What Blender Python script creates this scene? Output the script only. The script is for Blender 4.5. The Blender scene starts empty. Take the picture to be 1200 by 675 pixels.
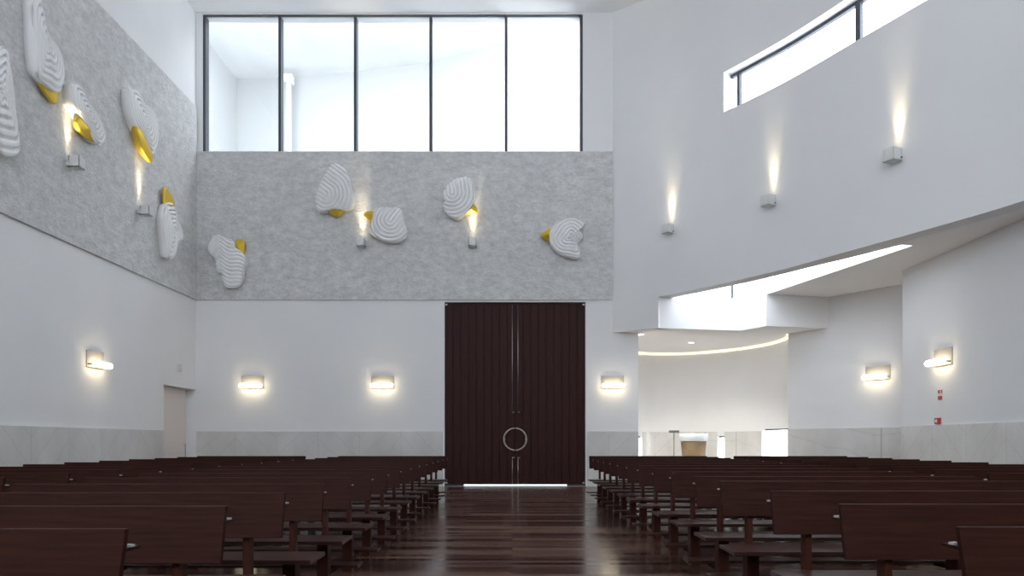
import bpy, bmesh, math, random
from mathutils import Vector, Matrix
random.seed(7)
C = bpy.context.scene.collection
SC = bpy.context.scene
PI = math.pi
# ------------------------------------------------------------------ camera, world, exposure
F = 860.0            # focal length in pixels of the 1200 px wide frame
EYE = 1.2            # camera height
BACK = 19.47         # depth of the entrance wall
cam = bpy.data.cameras.new('camera'); co = bpy.data.objects.new('camera', cam); C.objects.link(co)
co.location = (0, 0, EYE); co.rotation_euler = (PI/2, 0, 0)
cam.sensor_width = 36; cam.lens = F/1200*36; cam.shift_y = (517-337.5)/1200
cam.clip_start = 0.05; cam.clip_end = 200
SC.camera = co
SKY = 4.6
w = bpy.data.worlds.new('overcast'); SC.world = w; w.use_nodes = True
bg = w.node_tree.nodes['Background']; bg.inputs[0].default_value = (0.88, 0.915, 1.0, 1); bg.inputs[1].default_value = SKY
SC.view_settings.view_transform = 'Standard'; SC.view_settings.look = 'None'
SC.view_settings.exposure = 0.72; SC.view_settings.gamma = 1.0
SC.view_settings.use_curve_mapping = False
SC.cycles.max_bounces = 10; SC.cycles.diffuse_bounces = 7; SC.cycles.transparent_max_bounces = 16
SC.cycles.caustics_reflective = False; SC.cycles.caustics_refractive = False
SC.cycles.sample_clamp_indirect = 4.0

def portal(loc, rot, sx, sy):
    l = bpy.data.lights.new('daylight_portal', 'AREA'); l.shape = 'RECTANGLE'; l.size = sx; l.size_y = sy
    l.cycles.is_portal = True
    o = bpy.data.objects.new('daylight_portal', l); C.objects.link(o); o.location = loc; o.rotation_euler = rot
portal((-3.165, BACK+.42, 10.7), (-PI/2, 0, 0), 10.1, 3.66)      # clerestory over the entrance
portal((-8.95, -2.9, 7.9), (PI/2, 0, -PI/2), 5.2, 6.6)             # unseen side glazing, added for fill daylight
portal((0, -6.1, 8.1), (PI/2, 0, 0), 11.0, 4.6)                  # unseen glazing behind the camera, added for fill daylight

def at(px, py, Y):                       # a photo pixel at depth Y
    return Vector(((px-600)*Y/F, Y, EYE+(517-py)*Y/F))

# ------------------------------------------------------------------ materials
def mat(name, col, rough=.6, metal=0, emit=None, es=0, spec=.5, coat=0, coat_rough=.1):
    m = bpy.data.materials.new(name); m.use_nodes = True
    b = m.node_tree.nodes['Principled BSDF']
    b.inputs['Base Color'].default_value = (*col, 1); b.inputs['Roughness'].default_value = rough
    b.inputs['Metallic'].default_value = metal; b.inputs['Specular IOR Level'].default_value = spec
    b.inputs['Coat Weight'].default_value = coat; b.inputs['Coat Roughness'].default_value = coat_rough
    if emit: b.inputs['Emission Color'].default_value = (*emit, 1); b.inputs['Emission Strength'].default_value = es
    return m
def nodes(m): return m.node_tree.nodes, m.node_tree.links, m.node_tree.nodes['Principled BSDF']
def coords(m, scale=(1,1,1), world=True):
    n, l, b = nodes(m)
    if world: src = n.new('ShaderNodeNewGeometry').outputs['Position']
    else: src = n.new('ShaderNodeTexCoord').outputs['Object']
    mp = n.new('ShaderNodeMapping'); mp.inputs['Scale'].default_value = scale; l.new(src, mp.inputs['Vector'])
    return mp.outputs[0]
def noise_col(m, c1, c2, scale=5, vec_scale=(1,1,1), detail=6, p0=.35, p1=.65, world=True, rough=.55):
    n, l, b = nodes(m)
    t = n.new('ShaderNodeTexNoise'); t.inputs['Scale'].default_value = scale; t.inputs['Detail'].default_value = detail
    t.inputs['Roughness'].default_value = rough
    l.new(coords(m, vec_scale, world), t.inputs['Vector'])
    r = n.new('ShaderNodeValToRGB'); r.color_ramp.elements[0].position = p0; r.color_ramp.elements[1].position = p1
    r.color_ramp.elements[0].color = (*c1, 1); r.color_ramp.elements[1].color = (*c2, 1)
    l.new(t.outputs['Fac'], r.inputs[0]); l.new(r.outputs[0], b.inputs['Base Color'])
    return t, r
def bump(m, scale, strength, dist=.02, detail=8, rough=.6, vec=(1,1,1)):
    n, l, b = nodes(m)
    t = n.new('ShaderNodeTexNoise'); t.inputs['Scale'].default_value = scale; t.inputs['Detail'].default_value = detail
    t.inputs['Roughness'].default_value = rough
    l.new(coords(m, vec), t.inputs['Vector'])
    bp = n.new('ShaderNodeBump'); bp.inputs['Strength'].default_value = strength; bp.inputs['Distance'].default_value = dist
    l.new(t.outputs['Fac'], bp.inputs['Height']); l.new(bp.outputs[0], b.inputs['Normal'])

M = {}
M['white'] = mat('white_plaster', (.8,.8,.8), .75, spec=.3); noise_col(M['white'], (.82,.82,.825), (.845,.845,.845), .8)
M['ceil'] = mat('ceiling_paint', (.93,.93,.93), .8, spec=.2)
M['court'] = mat('courtyard_render', (.52,.53,.53), .8, spec=.2)
M['pave'] = mat('courtyard_paving', (.9,.9,.9), .8, spec=.2)
M['canopy'] = mat('canopy_concrete', (.6,.61,.61), .8, spec=.2); noise_col(M['canopy'], (.70,.71,.71), (.76,.77,.77), 1.2, (1,.3,1))
M['stone'] = mat('rough_render', (.5,.5,.49), .85, spec=.25)
noise_col(M['stone'], (.52,.52,.517), (.86,.86,.855), 4.5, detail=14, p0=.3, p1=.64, rough=.8, vec_scale=(1,1,1.7))
bump(M['stone'], 12, 1.0, .05, detail=9, rough=.68, vec=(1,1,1.3))
# polished stone dado: veined slabs
M['dado'] = mat('polished_stone_dado', (.45,.45,.44), .13, spec=.5)
def dado_nodes(m):
    n, l, b = nodes(m)
    t, r = noise_col(m, (.60,.59,.57), (.72,.71,.69), 1.6, (1,1,.6), detail=9, p0=.3, p1=.7)
    g = n.new('ShaderNodeNewGeometry'); s = n.new('ShaderNodeSeparateXYZ'); l.new(g.outputs['Position'], s.inputs[0])
    def mth(op, a, b_=None):
        q = n.new('ShaderNodeMath'); q.operation = op
        for i, v in enumerate((a, b_)):
            if v is None: continue
            if isinstance(v, (int, float)): q.inputs[i].default_value = v
            else: l.new(v, q.inputs[i])
        return q.outputs[0]
    along = mth('ADD', s.outputs[0], s.outputs[1])
    # book-matched diagonal veins meeting at a point in each pair of slabs
    zig = mth('PINGPONG', along, 1.1)
    veins = mth('PINGPONG', mth('ADD', mth('ADD', zig, mth('MULTIPLY', s.outputs[2], -1.0)), mth('MULTIPLY', t.outputs['Fac'], .35)), .28)
    thin = mth('LESS_THAN', veins, .012)
    joint = mth('LESS_THAN', mth('PINGPONG', along, .55), .004)
    k = mth('MAXIMUM', mth('MULTIPLY', thin, .2), mth('MULTIPLY', joint, .5))
    mx = n.new('ShaderNodeMix'); mx.data_type = 'RGBA'; l.new(k, mx.inputs[0]); l.new(r.outputs[0], mx.inputs[6])
    mx.inputs[7].default_value = (.3,.3,.29,1); l.new(mx.outputs[2], b.inputs['Base Color'])
dado_nodes(M['dado'])
# floor: narrow dark planks lying across the nave
M['floor'] = mat('dark_plank_floor', (.05,.025,.02), .22, spec=.6)
def floor_nodes(m):
    n, l, b = nodes(m)
    bt = n.new('ShaderNodeTexBrick'); bt.inputs['Scale'].default_value = 1; bt.inputs['Brick Width'].default_value = 1.9
    bt.inputs['Row Height'].default_value = .125; bt.inputs['Mortar Size'].default_value = .0025
    bt.inputs['Color1'].default_value = (.022,.011,.010,1); bt.inputs['Color2'].default_value = (.15,.078,.055,1)
    bt.inputs['Mortar'].default_value = (.014,.008,.007,1); bt.offset = .37
    l.new(coords(m), bt.inputs['Vector'])
    t = n.new('ShaderNodeTexNoise'); t.inputs['Scale'].default_value = 3; t.inputs['Detail'].default_value = 8
    l.new(coords(m, (.6,8,1)), t.inputs['Vector'])
    mx = n.new('ShaderNodeMix'); mx.data_type = 'RGBA'; mx.blend_type = 'MULTIPLY'; mx.inputs[0].default_value = .6
    l.new(bt.outputs['Color'], mx.inputs[6])
    r = n.new('ShaderNodeValToRGB'); r.color_ramp.elements[0].color = (.45,.45,.45,1); r.color_ramp.elements[1].color = (1.5,1.4,1.3,1)
    r.color_ramp.elements[0].position = .3; r.color_ramp.elements[1].position = .7
    l.new(t.outputs['Fac'], r.inputs[0]); l.new(r.outputs[0], mx.inputs[7]); l.new(mx.outputs[2], b.inputs['Base Color'])
    rr = n.new('ShaderNodeMapRange'); rr.inputs[3].default_value = .12; rr.inputs[4].default_value = .27
    bw = n.new('ShaderNodeRGBToBW'); l.new(mx.outputs[2], bw.inputs[0]); l.new(bw.outputs[0], rr.inputs[0]); rr.inputs[1].default_value = 0; rr.inputs[2].default_value = .09
    l.new(rr.outputs[0], b.inputs['Roughness'])
    bp = n.new('ShaderNodeBump'); bp.inputs['Strength'].default_value = .25; bp.inputs['Distance'].default_value = .003; bp.invert = True
    l.new(bt.outputs['Fac'], bp.inputs['Height']); l.new(bp.outputs[0], b.inputs['Normal'])
floor_nodes(M['floor'])
def wood(name, c1, c2, rough, axis_scale, scale=4, spec=.5):
    m = mat(name, c1, rough, spec=spec); noise_col(m, c1, c2, scale, axis_scale, detail=7, p0=.3, p1=.7, world=False)
    return m
M['pew'] = wood('pew_wood', (.019,.0052,.0036), (.035,.0115,.0072), .5, (.8,6,14), spec=.06)
M['pewseat'] = wood('pew_seat_wood', (.028,.009,.007), (.05,.018,.013), .3, (.8,10,10), spec=.4)
M['post'] = wood('pew_post_wood', (.03,.008,.005), (.055,.018,.011), .45, (14,14,1.2), spec=.12)
M['door'] = wood('door_wood', (.026,.006,.0055), (.046,.012,.010), .5, (9,9,.5), spec=.15)
M['doorB'] = wood('door_board_wood', (.014,.0035,.003), (.026,.007,.006), .5, (9,9,.5), spec=.12)
M['steel'] = mat('brushed_steel', (.42,.38,.37), .4, 1)
M['ring'] = mat('satin_bronze_ring', (.42,.36,.32), .45, .6)
M['palesteel'] = mat('bright_bracket', (.5,.5,.5), .4, .4)
M['frame'] = mat('dark_window_frame', (.07,.075,.09), .45, .3)
M['lampwhite'] = mat('white_lamp_body', (.74,.74,.73), .5)
M['sconceplate'] = mat('sconce_plate', (.42,.40,.37), .6)
M['dark'] = mat('dark_fixing', (.05,.05,.05), .5)
M['sculpt'] = mat('white_sculpture_plaster', (.9,.9,.9), .6, spec=.3)
M['gold'] = mat('gold_leaf', (.72,.5,.05), .42, .45)
M['tube'] = mat('glowing_glass', (1,1,1), .4, emit=(1,.83,.55), es=5.5)
M['lens'] = mat('glowing_lens', (1,1,1), .4, emit=(1,.84,.56), es=2.5)
M['cove'] = mat('cove_light', (1,1,1), .4, emit=(1,.85,.52), es=.5)
M['down'] = mat('downlight_lens', (1,1,1), .4, emit=(1,.93,.8), es=6)
M['leaf'] = mat('pale_beige_door', (.8,.74,.7), .5)
M['red'] = mat('red_plastic', (.5,.03,.03), .4)
M['plate'] = mat('switch_plate', (.70,.70,.66), .5)
M['fontwood'] = wood('woven_brown_stone', (.16,.10,.05), (.38,.27,.15), .7, (6,6,30))
M['fontbowl'] = mat('white_font_bowl', (.75,.78,.8), .25)
M['grey'] = mat('grey_metal', (.2,.2,.2), .4, .5)
def glass():
    m = bpy.data.materials.new('window_glass'); m.use_nodes = True; n = m.node_tree.nodes; l = m.node_tree.links
    n.remove(n['Principled BSDF']); t = n.new('ShaderNodeBsdfTransparent'); g = n.new('ShaderNodeBsdfGlossy')
    t.inputs[0].default_value = (.96,.98,.98,1); g.inputs['Roughness'].default_value = .03
    mx = n.new('ShaderNodeMixShader'); mx.inputs[0].default_value = .05
    l.new(t.outputs[0], mx.inputs[1]); l.new(g.outputs[0], mx.inputs[2]); l.new(mx.outputs[0], n['Material Output'].inputs[0])
    return m
M['glass'] = glass()

# ------------------------------------------------------------------ mesh helpers
class MB:
    def __init__(s): s.v = []; s.f = []; s.smooth = []
    def add(s, vs, fs, smooth=False):
        k = len(s.v); s.v += [tuple(v) for v in vs]
        for f in fs: s.f.append([i+k for i in f]); s.smooth.append(smooth)
        return s
    def box(s, x0, x1, y0, y1, z0, z1):
        return s.add([(x,y,z) for x in (x0,x1) for y in (y0,y1) for z in (z0,z1)],
                     [(0,1,3,2),(4,6,7,5),(0,4,5,1),(2,3,7,6),(0,2,6,4),(1,5,7,3)])
    def hexa(s, p):      # 8 points: bottom 4 then top 4
        return s.add(p, [(3,2,1,0),(4,5,6,7),(0,1,5,4),(1,2,6,5),(2,3,7,6),(3,0,4,7)])
    def prism(s, poly, z0, z1):
        n = len(poly)
        a = sum(poly[i][0]*poly[(i+1)%n][1]-poly[(i+1)%n][0]*poly[i][1] for i in range(n))
        if a < 0: poly = poly[::-1]
        vs = [(x,y,z0) for x,y in poly]+[(x,y,z1) for x,y in poly]
        return s.add(vs, [list(range(n))[::-1], list(range(n,2*n))]+[(i,(i+1)%n,(i+1)%n+n,i+n) for i in range(n)])
    def tube(s, pts, r, seg=10, closed=False, caps=True):
        pts = [Vector(p) for p in pts]; n = len(pts); k = len(s.v)
        for i, p in enumerate(pts):
            if closed: d = pts[(i+1)%n]-pts[i-1]
            else: d = pts[min(i+1,n-1)]-pts[max(i-1,0)]
            d.normalize(); up = Vector((0,0,1)) if abs(d.z) < .9 else Vector((0,1,0))
            if closed: up = Vector((0,1,0))
            a = d.cross(up).normalized(); b = d.cross(a)
            rr = r[i] if isinstance(r, (list, tuple)) else r
            for j in range(seg):
                t = 2*PI*j/seg; s.v.append(tuple(p+a*math.cos(t)*rr+b*math.sin(t)*rr))
        for i in range(n if closed else n-1):
            for j in range(seg):
                i2 = (i+1)%n; s.f.append([k+i*seg+j, k+i*seg+(j+1)%seg, k+i2*seg+(j+1)%seg, k+i2*seg+j]); s.smooth.append(True)
        if not closed and caps:
            s.f.append([k+j for j in range(seg)][::-1]); s.smooth.append(False)
            s.f.append([k+(n-1)*seg+j for j in range(seg)]); s.smooth.append(False)
        return s
    def build(s, name, m, parent=None, bevel=0):
        me = bpy.data.meshes.new(name); me.from_pydata(s.v, [], s.f)
        me.polygons.foreach_set('use_smooth', s.smooth); me.materials.append(m)
        bm = bmesh.new(); bm.from_mesh(me); bmesh.ops.recalc_face_normals(bm, faces=bm.faces); bm.to_mesh(me); bm.free()
        me.update()
        o = bpy.data.objects.new(name, me); C.objects.link(o)
        if parent: o.parent = parent
        if bevel:
            b = o.modifiers.new('bevel', 'BEVEL'); b.width = bevel; b.segments = 2; b.limit_method = 'ANGLE'
        return o
def struct(name, mb, m, parent=None):
    o = mb.build(name, m, parent)
    if parent is None: o['kind'] = 'structure'
    return o
def empty(name, loc, rz=0):
    o = bpy.data.objects.new(name, None); C.objects.link(o); o.location = loc; o.rotation_euler = (0,0,rz); o.empty_display_size = .1
    return o
def tag(o, label, cat, group=None):
    o['label'] = label; o['category'] = cat
    if group: o['group'] = group
    return o
def copy_tree(o, parent=None):
    c = o.copy(); C.objects.link(c); c.parent = parent
    for ch in [x for x in bpy.data.objects if x.parent == o]: copy_tree(ch, c)
    return c
def catmull(pts, n, closed=False):
    out = []; m = len(pts)
    segs = m if closed else m-1
    for i in range(segs):
        if closed: p = [pts[(i+j-1)%m] for j in range(4)]
        else: p = [pts[min(max(i+j-1,0),m-1)] for j in range(4)]
        for k in range(n):
            t = k/n
            out.append(tuple(.5*((2*b)+(-a+c)*t+(2*a-5*b+4*c-d)*t*t+(-a+3*b-3*c+d)*t**3) for a,b,c,d in zip(*p)))
    if not closed: out.append(tuple(pts[-1]))
    return out
def offset(poly, d):      # push a polyline to its left by d
    out = []
    for i, p in enumerate(poly):
        a = poly[max(i-1,0)]; b = poly[min(i+1,len(poly)-1)]
        t = Vector((b[0]-a[0], b[1]-a[1])).normalized(); out.append((p[0]-t.y*d, p[1]+t.x*d))
    return out

LX, RX, ZC = -8.39, 8.44, 12.57
# ------------------------------------------------------------------ room shell
struct('floor', MB().prism([(-9.2,-6.4),(10.6,-6.4),(10.6,19),(8.2,24.3),(2.6,24.3),(2.6,BACK+.1),(-9.2,BACK+.1)], -.1, 0), M['floor'])
struct('floor_chapel_bounce', MB().prism([(2.6,BACK+.1),(3.36,BACK+.42),(7.3,19.75),(7.55,21),(7.3,22),(6.5,23.2),(5.3,23.9),(4.0,23.7),(3.2,22.6),(3.0,20)], 0, .012), M['dado'])  # unseen pale floor added to bounce light onto the chapel ceiling
struct('ceiling', MB().box(-9.2,10.6,-6.4,BACK+.4,ZC,ZC+.3), M['ceil'])
DX0, DX1, DZ = -1.79, 1.95, 4.89
WX0, WX1, WZ0, WZ1 = -8.21, 1.88, 8.87, 12.53
b = MB(); y0, y1 = BACK, BACK+.4
b.box(-9,DX0,y0,y1,0,WZ0).box(DX0,DX1,y0,y1,DZ,WZ0).box(DX1,3.35,y0,y1,0,WZ0)
b.box(-9,WX0,y0,y1,WZ0,ZC).box(WX1,3.35,y0,y1,WZ0,ZC).box(WX0,WX1,y0,y1,WZ1,ZC)
struct('wall_back', b, M['white'])
# left wall with the recessed side door at its far end
b = MB().box(-8.85,LX,-.3,17.68,0,ZC).box(-8.85,LX,-6.4,-.3,0,4.6).box(-8.85,LX,-6.4,-.3,11.2,ZC).box(-8.85,LX,-6.4,-5.5,4.6,11.2).box(-8.85,LX,17.68,BACK,2.565,ZC).box(-8.85,-8.68,17.68,BACK,0,2.565)
struct('wall_left', b, M['white'])
# wall behind the camera, with a wide opening added for fill daylight
b = MB().box(-9,9.2,-6.4,-6,0,5.8).box(-9,9.2,-6.4,-6,10.4,ZC).box(-9,-5.5,-6.4,-6,5.8,10.4).box(5.5,9.2,-6.4,-6,5.8,10.4)
struct('wall_front', b, M['white'])
# curved clerestory wall
CUR = catmull([(2.67,19.47),(4.0,18.33),(5.59,16.02),(6.59,14.0),(7.29,12.5),(7.80,11.22),(8.15,9.6),(8.36,8.0),(8.44,6.2)], 16)
COUT = offset(CUR, .36)
def pxof(p): return 600+F*p[0]/p[1]
W2Z0, W2Z1 = 8.85, 9.78
b = MB()
def seg(b, i, z0, z1, a=None, c=None):
    a = a or CUR; c = c or COUT
    p, q, r, s = a[i], a[i+1], c[i+1], c[i]
    b.hexa([(*p,z0),(*q,z0),(*r,z0),(*s,z0),(*p,z1),(*q,z1),(*r,z1),(*s,z1)])
win_i = [i for i in range(len(CUR)-1) if 848 <= pxof(CUR[i])+3 and CUR[i+1][1] > 8.2]
for i in range(len(CUR)-1):
    px = pxof(CUR[i]); zb = 4.08 if px < 771 else 4.87
    if i in win_i: seg(b, i, zb, W2Z0); seg(b, i, W2Z1, ZC)
    else: seg(b, i, zb, ZC)
struct('wall_curved', b, M['white'])
struct('wall_right', MB().box(RX,9.0,-6.4,15.86,0,4.87).box(RX,9.0,-6.4,6.3,4.87,ZC), M['white'])
# oblique wall behind the right wall's end
OA, OB = Vector((7.4,19.65)), Vector((9.9,16.11))
od = (OB-OA).normalized(); on = Vector((-od.y, od.x))          # on points away from the room
if on.y < 0: on = -on
P = [OA, OB, OB+on*.3, OA+on*.3]
struct('wall_oblique', MB().prism([tuple(p) for p in P], 0, 4.87).box(9.0,10.1,15.5,15.86,0,4.87).box(9.8,10.1,15.86,16.6,0,4.87), M['white'])
# soffit over the side aisle, with the open slot beside the curved wall
S = catmull([(4.0,18.37),(5.61,16.52),(6.59,15.0),(7.29,13.72)], 8)
i0 = min(range(len(CUR)), key=lambda i: abs(CUR[i][0]-4.0))
poly = offset(CUR, .1)[i0:]+[(9.0,6.2),(9.0,15.86),(10.3,15.86),(10.3,16.2),(8.3,19.1),(8.3,18.83),(6.36,18.41),(7.53,13.78)]+S[::-1][:-1]
struct('ceiling_soffit', MB().prism(poly, 4.872, 4.96), M['ceil'])
# beam faces under the slot: the zigzag front of the chapel ceiling
ZZ = [(3.74,18.69),(5.98,19.13),(6.36,18.35),(8.32,18.77)]
def band(b, a, c, z0, z1, t=.15):
    a = Vector(a); c = Vector(c); d = (c-a).normalized(); n = Vector((-d.y,d.x))
    if n.y < 0: n = -n
    b.prism([tuple(a), tuple(c), tuple(c+n*t), tuple(a+n*t)], z0, z1)
b = MB(); band(b, ZZ[0], ZZ[1], 4.08, 4.92); band(b, ZZ[1], ZZ[2], 4.08, 5.7, .06); band(b, ZZ[2], ZZ[3], 4.08, 4.87)
struct('wall_beam', b, M['white'])
# chapel
RW = catmull([(3.0,19.87),(2.95,21.5),(3.3,23.0),(4.3,23.85),(5.3,23.95),(6.1,23.6),(6.9,22.85),(7.42,21.9),(7.62,21.0),(7.6,20.2),(7.4,19.66)], 14)
RO = offset(RW, .3)
b = MB(); slits = []
def slit_at(px):
    for k, (a, c) in enumerate(((747,752),(842,849),(894,925))):
        if a <= px <= c: return k
    return None
for i in range(len(RW)-1):
    px = (pxof(RW[i])+pxof(RW[i+1]))/2; k = slit_at(px) if RW[i][1] > 20.05 and RW[i][0] > 3.9 else None
    if k is None: seg(b, i, 0, 4.3, RW, RO)
    else:
        z1 = (1.36,1.36,1.56)[k]; seg(b, i, z1, 4.3, RW, RO); slits.append((k, i, z1))
struct('wall_chapel', b, M['white'])
poly = [p for p in offset(CUR, .06) if pxof(p) < 775]+[(x,y+.06) for x,y in ZZ]+[(7.75,19.72)]+[(p[0],p[1]) for p in RO[::-1] if p[0] > 2.4]+[(3.0,19.47)]
struct('ceiling_chapel', MB().prism(poly, 4.082, 4.3), M['ceil'])
# glazing of the chapel openings
for k in range(3):
    ids = [i for kk, i, z in slits if kk == k]
    if not ids: continue
    z1 = (1.36,1.36,1.56)[k]; i0_, i1_ = min(ids), max(ids)+1
    e = empty('window_%d' % (k+3), (0,0,0)); e['kind'] = 'structure'
    off1 = offset(RW, .16); off2 = offset(RW, .17); g = MB()
    for i in ids: seg(g, i, .04, z1-.04, off1, off2)
    g.build('pane', M['glass'], e)
    f = MB(); fa, fb = offset(RW, .12), offset(RW, .2)
    for i in ids: seg(f, i, z1-.04, z1, fa, fb); seg(f, i, 0, .04, fa, fb)
    if k == 2:
        j = min(ids, key=lambda i: abs(pxof(RW[i])-918)); pa = fa[j]; d = (Vector(fa[j+1])-Vector(fa[j])).normalized()*.05; pb = fb[j]
        f.prism([pa, (pa[0]+d.x,pa[1]+d.y), (pb[0]+d.x,pb[1]+d.y), pb], .04, z1-.04)
    f.build('window_frame', M['frame'], e)

# rough rendered panels
struct('trim_1', MB().box(LX,2.67,BACK-.05,BACK-.001,4.94,WZ0), M['stone'])
struct('trim_2', MB().box(LX+.001,LX+.05,1.0,BACK-.051,4.94,10.04), M['stone'])
# dados
b = MB().box(LX+.03,DX0-.05,BACK-.03,BACK-.001,0,1.46).box(DX1+.05,3.35,BACK-.03,BACK-.001,0,1.46)
struct('baseboard_back', b, M['dado'])
struct('baseboard_left', MB().box(LX+.001,LX+.03,-6,17.64,0,1.46), M['dado'])
struct('baseboard_right', MB().box(RX-.03,RX-.001,-6,15.86,0,1.52), M['dado'])
b = MB(); oin = -on*.03
b.prism([tuple(OA+oin), tuple(OB+oin), tuple(OB), tuple(OA)], 0, 1.525); struct('baseboard_oblique', b, M['dado'])
b = MB(); RD = offset(RW, -.02)
for i in range(len(RW)-1):
    if not any(i == s[1] for s in slits): seg(b, i, 0, 1.5, RD, RW)
struct('baseboard_chapel', b, M['dado'])

# ------------------------------------------------------------------ windows
e = empty('window_1', (0,0,0)); e['kind'] = 'structure'
xs = [WX0+.03+i*(WX1-.03-WX0-.03)/5 for i in range(6)]
fy0, fy1 = BACK+.03, BACK+.26
MB().box(WX0,WX1,fy0,fy0+.08,WZ1-.025,WZ1).box(WX0,WX1,fy0+.08,fy1,WZ0,WZ0+.03).build('window_frame', M['frame'], e)
for x in xs: MB().box(x-.035,x+.035,fy0,fy1,WZ0+.02,WZ1-.025).build('mullion', M['frame'], e)
for i in range(5): MB().box(xs[i]+.035,xs[i+1]-.035,BACK+.1,BACK+.11,WZ0+.03,WZ1-.025).build('pane', M['glass'], e)
e = empty('window_2', (0,0,0)); e['kind'] = 'structure'
fa, fb = offset(CUR, .24), offset(CUR, .33)
ga, gb = offset(CUR, .28), offset(CUR, .29)
f = MB(); g = MB()
for i in win_i: seg(f, i, W2Z1-.07, W2Z1, fa, fb); seg(f, i, W2Z0, W2Z0+.03, fa, fb); seg(g, i, W2Z0+.03, W2Z1-.07, ga, gb)
f.build('window_frame', M['frame'], e); g.build('pane', M['glass'], e)
def mull(px, wd):
    j = min(win_i, key=lambda i: abs(pxof(fa[i])-px)); pa, pb = Vector(fa[j]), Vector(fb[j]); d = (Vector(fa[j+1])-pa).normalized()*wd
    return MB().prism([tuple(pa), tuple(pa+d), tuple(pb+d), tuple(pb)], W2Z0+.03, W2Z1-.07)
for px, wd in ((861,.07),(1003,.11),(1225,.11)): mull(px, wd).build('mullion', M['frame'], e)
# rooflight over the slot
e = empty('window_6', (0,0,0)); e['kind'] = 'structure'
MB().prism([(3.9,18.72),(5.98,19.13),(6.36,18.35),(7.53,13.78),(7.29,13.72)]+S[::-1][:-1], 5.7, 5.71).build('pane', M['glass'], e)
b = MB(); band(b, (3.8,18.77), (5.95,19.19), 4.92, 5.69, .01); b.build('pane', M['glass'], e)
b = MB(); band(b, (6.37,18.33), (7.53,13.8), 4.96, 5.69, .01); b.build('pane', M['glass'], e)
q = at(857.5, 340, 19.08); MB().box(q.x-.025,q.x+.025,19.02,19.1,4.92,5.69).build('mullion', M['frame'], e)
# unseen glazing behind the camera, added to fill the room with daylight
e = empty('window_7', (0,0,0)); e['kind'] = 'structure'
MB().box(-5.5,5.5,-6.22,-6.21,5.8,10.4).build('pane', M['glass'], e)
b = MB(); [b.box(x-.04,x+.04,-6.3,-6.1,5.8,10.4) for x in (-5.46,-1.8,1.8,5.46)]; b.build('window_frame', M['frame'], e)

e = empty('window_8', (0,0,0)); e['kind'] = 'structure'  # unseen side glazing added to brighten the right side of the room
MB().box(-8.7,-8.69,-5.5,-.3,4.6,11.2).build('pane', M['glass'], e)
b = MB(); [b.box(-8.75,-8.6,y-.04,y+.04,4.6,11.2) for y in (-5.46,-2.9,-.34)]; b.build('window_frame', M['frame'], e)
# ------------------------------------------------------------------ the courtyard outside
CW = [(-10.5,BACK+.4),(-10.5,28.0),(-5.8,27.4),(-3.2,26.8),(-.3,25.5),(2.26,24.0),(2.75,23.7)]
b = MB()
CO = [(-10.8,BACK+.4),(-10.8,28.4)]+[(x+.1,y+.35) for x,y in CW[2:]]
for i in range(len(CW)-1): seg(b, i, -.1, 15.0, CW, CO)
struct('wall_courtyard', b, M['court'])
struct('ceiling_canopy', MB().prism([(-10.8,23.3),(-10.8,28.5),(-5.6,27.9),(-3.0,27.3),(2.4,24.5),(3.6,23.8),(3.6,23.3)], 15.0, 15.3), M['canopy'])
struct('floor_courtyard', MB().prism([(-14,BACK+.11),(2.59,BACK+.11),(2.59,24.31),(8.21,24.31),(10.61,19),(16,19),(16,40),(-14,40)], -.12, -.03), M['pave'])
t = empty('drainpipe', at(338,178,27.2)); t.location.z = -.03
tag(t, 'pale drainpipe with a square box head on the courtyard wall, seen through the window', 'drainpipe')
zt = at(338,98,27.2).z+.03
MB().tube([(0,.0,0),(0,.0,zt)], .11, 14).build('pipe', M['canopy'], t)
MB().box(-.17,.17,-.17,.17,zt,zt+.3).build('pipe_head', M['canopy'], t, .02)

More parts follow.
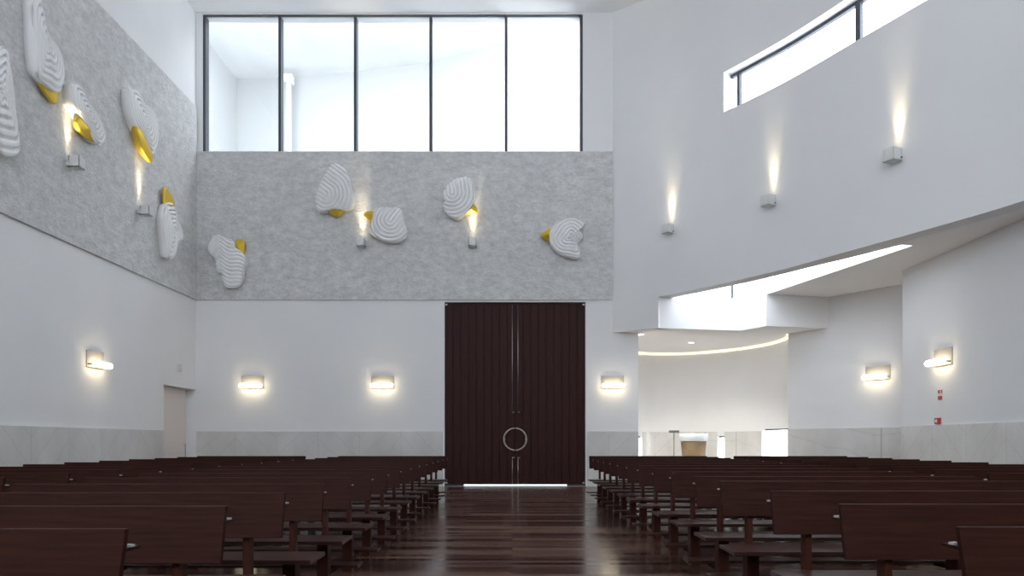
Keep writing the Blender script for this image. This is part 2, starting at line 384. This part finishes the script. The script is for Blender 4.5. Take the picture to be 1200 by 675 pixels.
# ------------------------------------------------------------------ entrance door
e = empty('door_1', (0,BACK+.1,0)); e['kind'] = 'structure'
cx = (603.7-600)*BACK/F
def leaf(x0, x1, hx):
    root = MB().box(x0,x1,.02,.07,.05,DZ-.015).build('door_leaf', M['doorB'], e)
    nb = 9; wdt = (x1-x0)/nb; b = MB()
    for i in range(nb): b.box(x0+i*wdt+.006,x0+(i+1)*wdt-.006,-.01,.021,.06,DZ-.02)
    b.build('board', M['door'], root, .004)
    return root
la = leaf(DX0+.012, cx-.003, -1); lb = leaf(cx+.003, DX1-.012, 1)
for root, sx in ((la,-1),(lb,1)):
    x = cx+sx*.075
    b = MB().tube([(x,-.05,1.93),(x,-.05,DZ-.06)], .011, 8); [b.tube([(x,0,z),(x,-.055,z)], .012, 8) for z in (1.95,2.9,3.9,DZ-.1)]
    b.tube([(x,-.05,1.97),(x+.05,-.05,1.97)], .014, 8); b.build('bolt_rod', M['steel'], root)
    b = MB().tube([(x,-.05,.06),(x,-.05,.78)], .011, 8); [b.tube([(x,0,z),(x,-.055,z)], .012, 8) for z in (.1,.4,.76)]
    b.tube([(x,-.05,.76),(x+.06,-.05,.76)], .014, 8); b.build('bolt_rod', M['steel'], root)
    pts = [(cx+sx*(.008+.29*math.sin(a)), -.06, 1.25+.29*math.cos(a)) for a in [PI*k/24 for k in range(25)]]
    b = MB().tube(pts, .024, 10); b.tube([(cx+sx*.27,-.06,1.25),(cx+sx*.27,.0,1.25)], .016, 8); b.build('ring_handle', M['ring'], root)
    xe = DX0+.04 if sx < 0 else DX1-.04
    MB().box(xe-.03,xe+.03,-.02,.0,DZ-.07,DZ-.03).build('light_leak_plate', M['palesteel'], root)  # pale plates stand in for light leaking at the door's outer corners
    MB().box(xe-.03,xe+.03,-.02,.0,.07,.11).build('light_leak_plate', M['palesteel'], root)
    a, c = (DX0+.012,-1.29) if sx < 0 else (1.47,DX1-.012)
    MB().box(a,c,.03,.06,.0,.05).build('draught_seal', M['dark'], root)
MB().box(DX0,DX0+.011,-.05,.2,0,DZ).box(DX1-.011,DX1,-.05,.2,0,DZ).box(DX0,DX1,-.05,.2,DZ-.012,DZ).build('door_frame', M['dark'], e)
MB().box(DX0-.02,DX1+.02,-.16,.0,0,.006).build('threshold', M['steel'], e)
# side door in the left wall
MB().box(cx-.05,cx+.05,.071,.09,.05,DZ-.015).build('seam_light_stop', M['dark'], e)  # unseen strip added to stop daylight between the two leaves
e = empty('door_2', (-8.66,18.6,0)); e['kind'] = 'structure'
d2 = MB().box(-.018,.02,-.91,.82,.01,2.56).build('door_leaf', M['leaf'], e)
h = MB().tube([(.02,.72,1.12),(.06,.72,1.12),(.06,.72,.78),(.02,.72,.78)], .009, 8); h.build('door_handle', M['steel'], d2)

# ------------------------------------------------------------------ pews
def make_pew(L):
    root = empty('church_pew', (0,0,0)); hl = L/2
    z0, z1, yb, yt, th = .645, .90, -.065, 0.0, .028
    MB().hexa([(-hl,yb,z0),(hl,yb,z0),(hl,yb+th,z0),(-hl,yb+th,z0),(-hl,yt,z1),(hl,yt,z1),(hl,yt+th,z1),(-hl,yt+th,z1)]).build('backrest', M['pew'], root, .003)
    MB().box(-hl-.03,hl+.03,-.45,-.075,.41,.438).build('seat', M['pewseat'], root, .003)
    for s in (-1,1):
        x = s*(hl-.215)
        MB().box(x-.018,x+.018,-.033,.047,.0,.74).build('post', M['post'], root, .002)
        x = s*(hl-.20)
        MB().box(x-.043,x+.043,-.15,-.036,.0,.41).build('leg', M['post'], root, .002)
        x = s*(hl-.19)
        MB().box(x-.012,x+.012,.048,.28,.10,.139).build('kneeler_arm', M['pew'], root)
        # the small bright bracket at each end of the book ledge
        MB().prism([(s*(hl-.02),.03),(s*(hl+.002),.03),(s*(hl+.008),.045),(s*(hl+.008),.05),(s*(hl-.02),.06)], .834, .842).build('ledge_bracket', M['palesteel'], root)
    MB().box(-hl-.035,hl+.035,.10,.30,.14,.165).build('kneeler', M['pewseat'], root, .003)
    MB().box(-hl+.02,hl-.02,.022,.14,.815,.827).build('book_ledge', M['pew'], root)
    return root
ORD = ['first','second','third','fourth','fifth','sixth','seventh','eighth','ninth','tenth','eleventh','twelfth','thirteenth','fourteenth','fifteenth']
rows = [2.505+.88*k for k in range(15)]
rin = [2.56,3.49,4.42,5.5,6.25,7.2,8.1,9.05,9.95,10.8,11.65,12.45,13.25,14.05,14.85]
blocks = [(-1.32,-3.51,rows,0,'left of the central aisle'), (-4.17,-6.36,rows,4,'far left by the wall'),
          (1.56,3.95,rin,0,'right of the central aisle'), (4.48,6.77,rows,5,'far right by the wall')]
protos = {}
def how(k, n, kmin):
    r = n-1-k
    if r == 0: return 'last row, closest to the entrance wall'
    if r <= 6: return ORD[r]+' row from the entrance wall'
    return (ORD[k-kmin]+' row' if k > kmin else 'nearest row')+' counted from the camera'
for xa, xb, ys, kmin, side in blocks:
    L = round(abs(xb-xa), 2)
    for k in range(kmin, 15):
        if L not in protos: protos[L] = p = make_pew(L)
        else: p = copy_tree(protos[L])
        p.location = ((xa+xb)/2, ys[k], 0)
        g = 'pews '+side
        h = how(k, 15, kmin).replace('last row', 'last row') 
        r = 14-k
        if r and r <= 6: h = ORD[r]+' row back from the entrance wall row' if False else ORD[r]+' row from the entrance wall'
        tag(p, 'dark wooden pew '+side+', '+h, 'pew', g)

# ------------------------------------------------------------------ lamps on the walls
def sconce(x, y, z, rz, label):
    t = empty('wall_sconce', (x,y,z), rz); tag(t, label, 'wall lamp', 'glowing wall sconces')
    b = MB(); n = 10; pts = []
    for i in range(n+1):                                   # shallow curved back plate
        a = -1+2*i/n; pts.append((a*.30, -.02-.05*(1-a*a)))
    for i in range(n): b.hexa([(pts[i][0],pts[i][1],-.06),(pts[i+1][0],pts[i+1][1],-.06),(pts[i+1][0],-.001,-.06),(pts[i][0],-.001,-.06),
                               (pts[i][0],pts[i][1],.27),(pts[i+1][0],pts[i+1][1],.27),(pts[i+1][0],-.001,.27),(pts[i][0],-.001,.27)])
    b.build('back_plate', M['sconceplate'], t)
    xs_ = [-.30,-.28,-.24,.24,.28,.30]; rs = [.03,.052,.062,.062,.052,.03]
    MB().tube([(q,-.17,0) for q in xs_], rs, 14).build('glass_shade', M['tube'], t)
    for s in (-1,1):
        MB().tube([(s*.27,-.03,.0),(s*.27,-.12,.0)], .012, 8).build('bracket', M['dark'], t)
    return t
SZ = 2.66
for px, lab in ((293,'long glowing wall sconce on the entrance wall, leftmost, near the corner'),(447,'long glowing wall sconce on the entrance wall, just left of the dark doors'),(719,'long glowing wall sconce on the entrance wall, right of the dark doors')):
    q = at(px, 453, BACK-.2); sconce(q.x, BACK, SZ, 0, lab)
sconce(LX, 14.75, 2.73, PI/2, 'glowing wall sconce on the long left wall above the pews')
sconce(RX, 14.35, 2.74, -PI/2, 'glowing wall sconce on the right wall above the red fire call point')
qo = OA+od*((Vector((8.80,17.66))-OA).length); sconce(qo.x, qo.y, 2.74, math.atan2(od.y, od.x), 'glowing wall sconce on the angled wall right of the chapel opening')

def uplight(x, y, z, rz, label, s=.2, power=60):
    t = empty('wall_uplight', (x,y,z), rz); tag(t, label, 'wall lamp', 'cube wall uplights')
    h = s/2
    b = MB().box(-h,h,-.08-s,-.08-s+.01,-h,h).box(-h,h,-.09,-.08,-h,h).box(-h,-h+.01,-.08-s,-.08,-h,h).box(h-.01,h,-.08-s,-.08,-h,h).box(-h,h,-.08-s,-.08,-h,-h+.012)
    b.build('lamp_housing', M['lampwhite'], t)
    MB().box(-.05,.05,-.085,-.001,-.06,.02).build('wall_mount', M['lampwhite'], t)
    MB().tube([(h-.001,-.10,-.06),(h+.014,-.10,-.06)], .016, 8).build('fixing_screw', M['dark'], t)
    MB().tube([(0,-.08-h,h-.05),(0,-.08-h,h-.035)], h*.7, 16).build('lamp_lens', M['lens'], t)
    for pw, sz, tilt in ((power*1.1, 38, 4), (power*1.0, 22, 3.5), (power*.07, 90, 0)):
        l = bpy.data.lights.new('uplight_beam', 'SPOT'); l.energy = pw; l.color = (1,.82,.54); l.spot_size = math.radians(sz); l.spot_blend = 1.0; l.shadow_soft_size = .03
        lo = bpy.data.objects.new('uplight_beam', l); C.objects.link(lo); lo.parent = t; lo.location = (0,-.105,h+.0); lo.rotation_euler = (math.radians(180-tilt),0,0)
    return t
for px, lab in ((424,'small white cube uplight on the entrance wall panel, left one of the pair'),(554,'small white cube uplight on the entrance wall panel, right one of the pair')):
    q = at(px, 286, BACK-.15); uplight(q.x, BACK-.05, 6.4, 0, lab)
uplight(LX+.05, 13.77, 6.42, PI/2, 'white cube uplight on the left wall panel, nearer to the camera')
uplight(LX+.05, 16.4, 6.34, PI/2, 'white cube uplight on the left wall panel, nearer to the corner')
for px, py, lab, s in ((785,270,'white cube uplight on the curved wall, smallest and closest to the entrance wall',.21),(907,237,'white cube uplight on the curved wall, middle one of three',.22),(1052,184,'white cube uplight on the curved wall, nearest one below the slanting window',.22)):
    j = min(range(len(CUR)-1), key=lambda i: abs(pxof(CUR[i])-px)); p = Vector(CUR[j]); d = (Vector(CUR[j+1])-p).normalized()
    z = EYE+(517-py)*p.y/F
    uplight(p.x, p.y, z, math.atan2(d.y, d.x), lab, s)

# chapel lights
b = MB(); c1, c2 = offset(RW, -.03), offset(RW, -.001)
c1 = offset(RW, -.05)
for i in range(len(RW)-1): seg(b, i, 4.01, 4.08, c1, c2)
tag(b.build('cove_light_strip', M['cove'], None), 'warm glowing light strip round the top of the curved chapel wall', 'light strip')
for (px, py, Y), lab in (((810,402,21.4),'small round recessed downlight in the middle of the chapel ceiling'),((751,391.5,19.75),'small round recessed downlight at the left edge of the chapel ceiling')):
    q = at(px, py, Y); t = empty('ceiling_downlight', (q.x,q.y,4.07)); tag(t, lab, 'downlight', 'recessed downlights in the chapel ceiling')
    MB().tube([(0,0,.0),(0,0,.011)], .10, 20).build('trim_ring', M['lampwhite'], t)
    MB().tube([(0,0,-.004),(0,0,.001)], .075, 20).build('lamp_lens', M['down'], t)
    l = bpy.data.lights.new('downlight_beam', 'SPOT'); l.energy = 260; l.color = (1,.93,.82); l.spot_size = math.radians(120); l.spot_blend = .8; l.shadow_soft_size = .08
    lo = bpy.data.objects.new('downlight_beam', l); C.objects.link(lo); lo.parent = t; lo.location = (0,0,-.02)
# chapel furniture
t = empty('baptismal_font', (5.32,21.5,0)); tag(t, 'round brown baptismal font with a white bowl rim inside the chapel', 'font')
MB().tube([(0,0,0),(0,0,.1),(0,0,.6),(0,0,1.2)], [.28,.28,.31,.37], 32).build('pedestal', M['fontwood'], t)
MB().tube([(0,0,1.2),(0,0,1.24),(0,0,1.42),(0,0,1.425),(0,0,1.30)], [.39,.41,.42,.38,.34], 32).build('bowl', M['fontbowl'], t)
t = empty('reading_stand', (4.68,21.2,0)); tag(t, 'thin dark stand with a flat top left of the baptismal font', 'stand')
MB().tube([(0,0,0),(0,0,.03)], .18, 20).build('base', M['grey'], t)
MB().tube([(0,0,.03),(0,0,1.45)], .014, 8).build('pole', M['grey'], t)
MB().box(-.13,.13,-.1,.1,1.44,1.51).build('top_plate', M['grey'], t, .005)

# small wall fittings
t = empty('wall_plate', (LX,18.5,3.05), PI/2); tag(t, 'small pale square plate on the left wall above the side door', 'wall plate')
MB().box(-.09,.09,-.03,-.001,-.09,.09).build('cover', M['plate'], t, .008); MB().box(-.05,.05,-.034,-.029,-.04,.04).build('grille', M['lampwhite'], t)
t = empty('fire_call_point', (RX,14.5,1.60), -PI/2); tag(t, 'small red fire alarm call point on the right wall just above the stone dado', 'call point')
MB().box(-.07,.07,-.06,-.001,-.06,.06).build('housing', M['red'], t, .008); MB().box(-.035,.035,-.066,-.059,-.03,.03).build('push_plate', M['lampwhite'], t)
t = empty('fire_sign', (RX,14.45,2.11), -PI/2); tag(t, 'small red and white fire sign on the right wall below the sconce', 'sign')
MB().box(-.075,.075,-.012,-.001,-.10,.10).build('sign_board', M['lampwhite'], t)
MB().box(-.07,.07,-.015,-.011,.035,.095).build('red_field', M['red'], t); MB().box(-.07,.07,-.015,-.011,-.095,-.02).build('red_field', M['red'], t)
MB().tube([(.02,-.018,.062),(.02,-.014,.062)], .02, 12).build('flame_symbol', M['lampwhite'], t)

# ------------------------------------------------------------------ relief sculptures
T = .34
def slab(outline, T0, T1, hf=None, rings=72, sub=12, dome=.05, taper=.94):
    o = catmull(outline, sub, True); n = len(o)
    cu = sum(p[0] for p in o)/n; cv = sum(p[1] for p in o)/n
    vs = []; fs = []
    for k in range(rings+1):
        r = k/rings
        for (u, v) in o:
            x, z = cu+(u-cu)*r, cv+(v-cv)*r
            edge = max(0, (r-.93)/.07)
            hgt = T1+dome*(1-r*r)+(hf(x-cu, z-cv, r) if hf else 0)-.02*edge**2
            vs.append((x, -hgt, z))
    for k in range(rings):
        for j in range(n):
            a = k*n+j; b_ = k*n+(j+1)%n; fs.append((a, b_, b_+n, a+n))
    k0 = rings*n; base = len(vs)
    for (u, v) in o: vs.append((cu+(u-cu)*.985, -(T0+(T1-T0)*.5), cv+(v-cv)*.985))
    for (u, v) in o: vs.append((cu+(u-cu)*taper, -T0, cv+(v-cv)*taper))
    for j in range(n): fs.append((k0+j, k0+(j+1)%n, base+(j+1)%n, base+j))
    for j in range(n): fs.append((base+j, base+(j+1)%n, base+n+(j+1)%n, base+n+j))
    fs.append([base+n+j for j in range(n)])
    return MB().add(vs, fs, True)
def ridges(d, lam=.1, A=.06): return 1.5*A*(min(1, 1.35*abs(math.cos(PI*d/lam)))-1)
def ray(u0, v0, ang, lam=.1, A=.062, wob=0):
    ca, sa = math.cos(ang), math.sin(ang)
    def h(u, v, r):
        du, dv = u-u0, v-v0; al = du*ca+dv*sa; ac = -du*sa+dv*ca
        d = abs(ac)+wob*math.sin(al*9) if al > 0 else math.hypot(al, ac)
        return ridges(d, lam, A)
    return h
def wavy(u, v, r):
    return ridges(v+1.2*max(0,-u-.15)+.4*max(0,u+.12)+.05*math.sin(10*u+1), .1, .055)
def inset(u, v, r): return ridges(r*.62+.04*math.sin(3*math.atan2(v, u)), .11, .06)
def leafy(s):
    return inset2
def inset2(u, v, r): return ridges(r*.6+.03*math.sin(4*math.atan2(v*.5, u)), .1, .065)
def sculpture(pts, gold, wall, hf, label, orient='back', T1=T, gd=.55):
    if orient == 'left': T1 = .22
    if orient == 'back':
        Yf = BACK-.05-T1-.04; conv = lambda p, dep: (at(p[0],p[1],BACK-.05-dep).x, at(p[0],p[1],BACK-.05-dep).z)
    else:
        def conv(p, dep):
            X = -(LX+.05+dep); Y = X*F/(600-p[0]); return (Y, EYE+(517-p[1])*Y/F)
    a = [conv(p, T1+.03) for p in pts]; c = (sum(p[0] for p in a)/len(a), sum(p[1] for p in a)/len(a))
    t = empty('relief_sculpture', (c[0], BACK-.051, c[1]) if orient == 'back' else (LX+.051, c[0], c[1]), 0 if orient == 'back' else PI/2)
    tag(t, label, 'wall sculpture', 'relief sculptures on the entrance wall' if orient == 'back' else 'relief sculptures on the left wall')
    slab([(p[0]-c[0], p[1]-c[1]) for p in a], 0, T1, hf).build('ridged_shell', M['sculpt'], t)
    g = [conv(p, T1*gd) for p in gold]
    gc = (sum(p[0] for p in g)/len(g), sum(p[1] for p in g)/len(g))
    slab([(p[0]-c[0], p[1]-c[1]) for p in g], T1*.12, T1*(gd-.05), lambda u, v, r: (.035 if orient == 'left' else .09)*(1-r)**1.2, rings=14, sub=6, dome=.02, taper=.6).build('gilded_petal', M['gold'], t)
def zp(pts, s, ox, oy): return [(ox+x/s, oy+y/s) for x, y in pts]
sculpture(zp([(70,190),(110,130),(160,115),(220,140),(290,165),(310,225),(370,270),(405,330),(405,380),(382,440),(370,520),(340,580),(290,605),(230,600),(200,550),(185,480),(150,460),(135,400),(122,340),(75,290),(60,240)],7.94,235,260),
          zp([(300,190),(330,160),(380,160),(408,190),(405,260),(397,315),(360,300),(325,265),(300,230)],7.94,235,260), 0, wavy,
          'wavy white relief sculpture with a gold top right corner, lowest left on the entrance wall')
sculpture(zp([(165,60),(225,80),(265,130),(285,200),(300,280),(290,340),(240,362),(150,358),(90,378),(60,360),(50,290),(70,220),(100,150),(135,95)],5.624,360,180),
          zp([(130,350),(190,335),(250,350),(235,385),(205,412),(165,405),(145,385)],5.624,360,180), 0, ray(-.2,-.12,PI*.8,.1),
          'tall pointed white relief sculpture with gold tip below, upper left on the entrance wall')
sculpture(zp([(470,350),(560,350),(615,365),(632,430),(655,500),(640,550),(580,575),(500,568),(440,540),(398,515),(415,470),(430,400),(440,365)],5.624,360,180),
          zp([(368,400),(400,378),(445,380),(450,420),(420,445),(385,420)],5.624,360,180), 0, ray(.1,.08,PI*.3,.1),
          'rounded square white relief sculpture with gold tip left, right above the left cube uplight')
sculpture(zp([(90,190),(140,120),(200,85),(260,75),(310,100),(330,170),(330,230),(300,300),(240,360),(190,385),(130,360),(95,320),(92,275),(104,255),(85,220)],6.427,505,195),
          zp([(240,330),(310,280),(340,300),(352,325),(340,345),(290,352),(250,362)],6.427,505,195), 0, ray(-.12,.1,PI*.55,.1),
          'oval white relief sculpture with gold edge above the right cube uplight')
sculpture(zp([(200,290),(230,220),(300,150),(400,110),(500,105),(620,150),(620,190),(560,200),(545,240),(600,290),(605,340),(545,390),(540,440),(570,480),(570,560),(530,585),(440,570),(340,540),(260,480),(205,400)],10.39,625,245),
          zp([(90,320),(130,270),(230,230),(260,300),(240,400),(150,370)],10.39,625,245), 0, inset,
          'notched white relief sculpture with gold cone at left, rightmost on the entrance wall')
sculpture([(-30,75),(-12,60),(5,54),(12,57),(16,80),(20,110),(24,150),(26,178),(8,182),(-10,150),(-28,110)], [(-22,75),(-5,68),(6,80),(-2,95),(-18,92)], 0, leafy(1),
          'large ridged white relief sculpture on the left wall, cut off by the left edge', 'left')
sculpture([(46,-12),(51,5),(53,22),(61,42),(73,60),(79,85),(76,104),(68,108),(55,97),(47,82),(44,50),(43,20),(42,0)], [(44,82),(58,92),(70,103),(67,122),(57,114),(47,97)], 0, leafy(-1),
          'tallest white relief sculpture on the left wall with gold tip at its foot', 'left')
sculpture([(88,98),(97,100),(104,116),(114,130),(122,145),(127,162),(121,170),(112,163),(104,148),(96,134),(89,122)], [(91,142),(95,135),(102,141),(109,155),(113,167),(104,161),(95,153)], 0, leafy(1),
          'white and gold relief sculpture directly above the nearer left wall uplight', 'left', gd=.85)
sculpture([(155,103),(163,105),(172,121),(182,130),(188,150),(187,170),(182,180),(176,172),(169,158),(160,143),(155,122)], [(160,141),(164,148),(171,163),(179,180),(179,191),(172,183),(165,167),(161,152)], 0, leafy(-1),
          'long white relief sculpture with gold streak above the farther left wall uplight', 'left', gd=.95)
sculpture([(199,238),(206,240),(210,255),(215,268),(217,280),(211,284),(207,300),(200,303),(197,285),(195,262),(196,248)], [(194,219),(202,229),(206,242),(203,262),(198,258),(194,240)], 0, leafy(1),
          'slim white relief sculpture with gold top, low in the left wall corner', 'left', gd=.65)
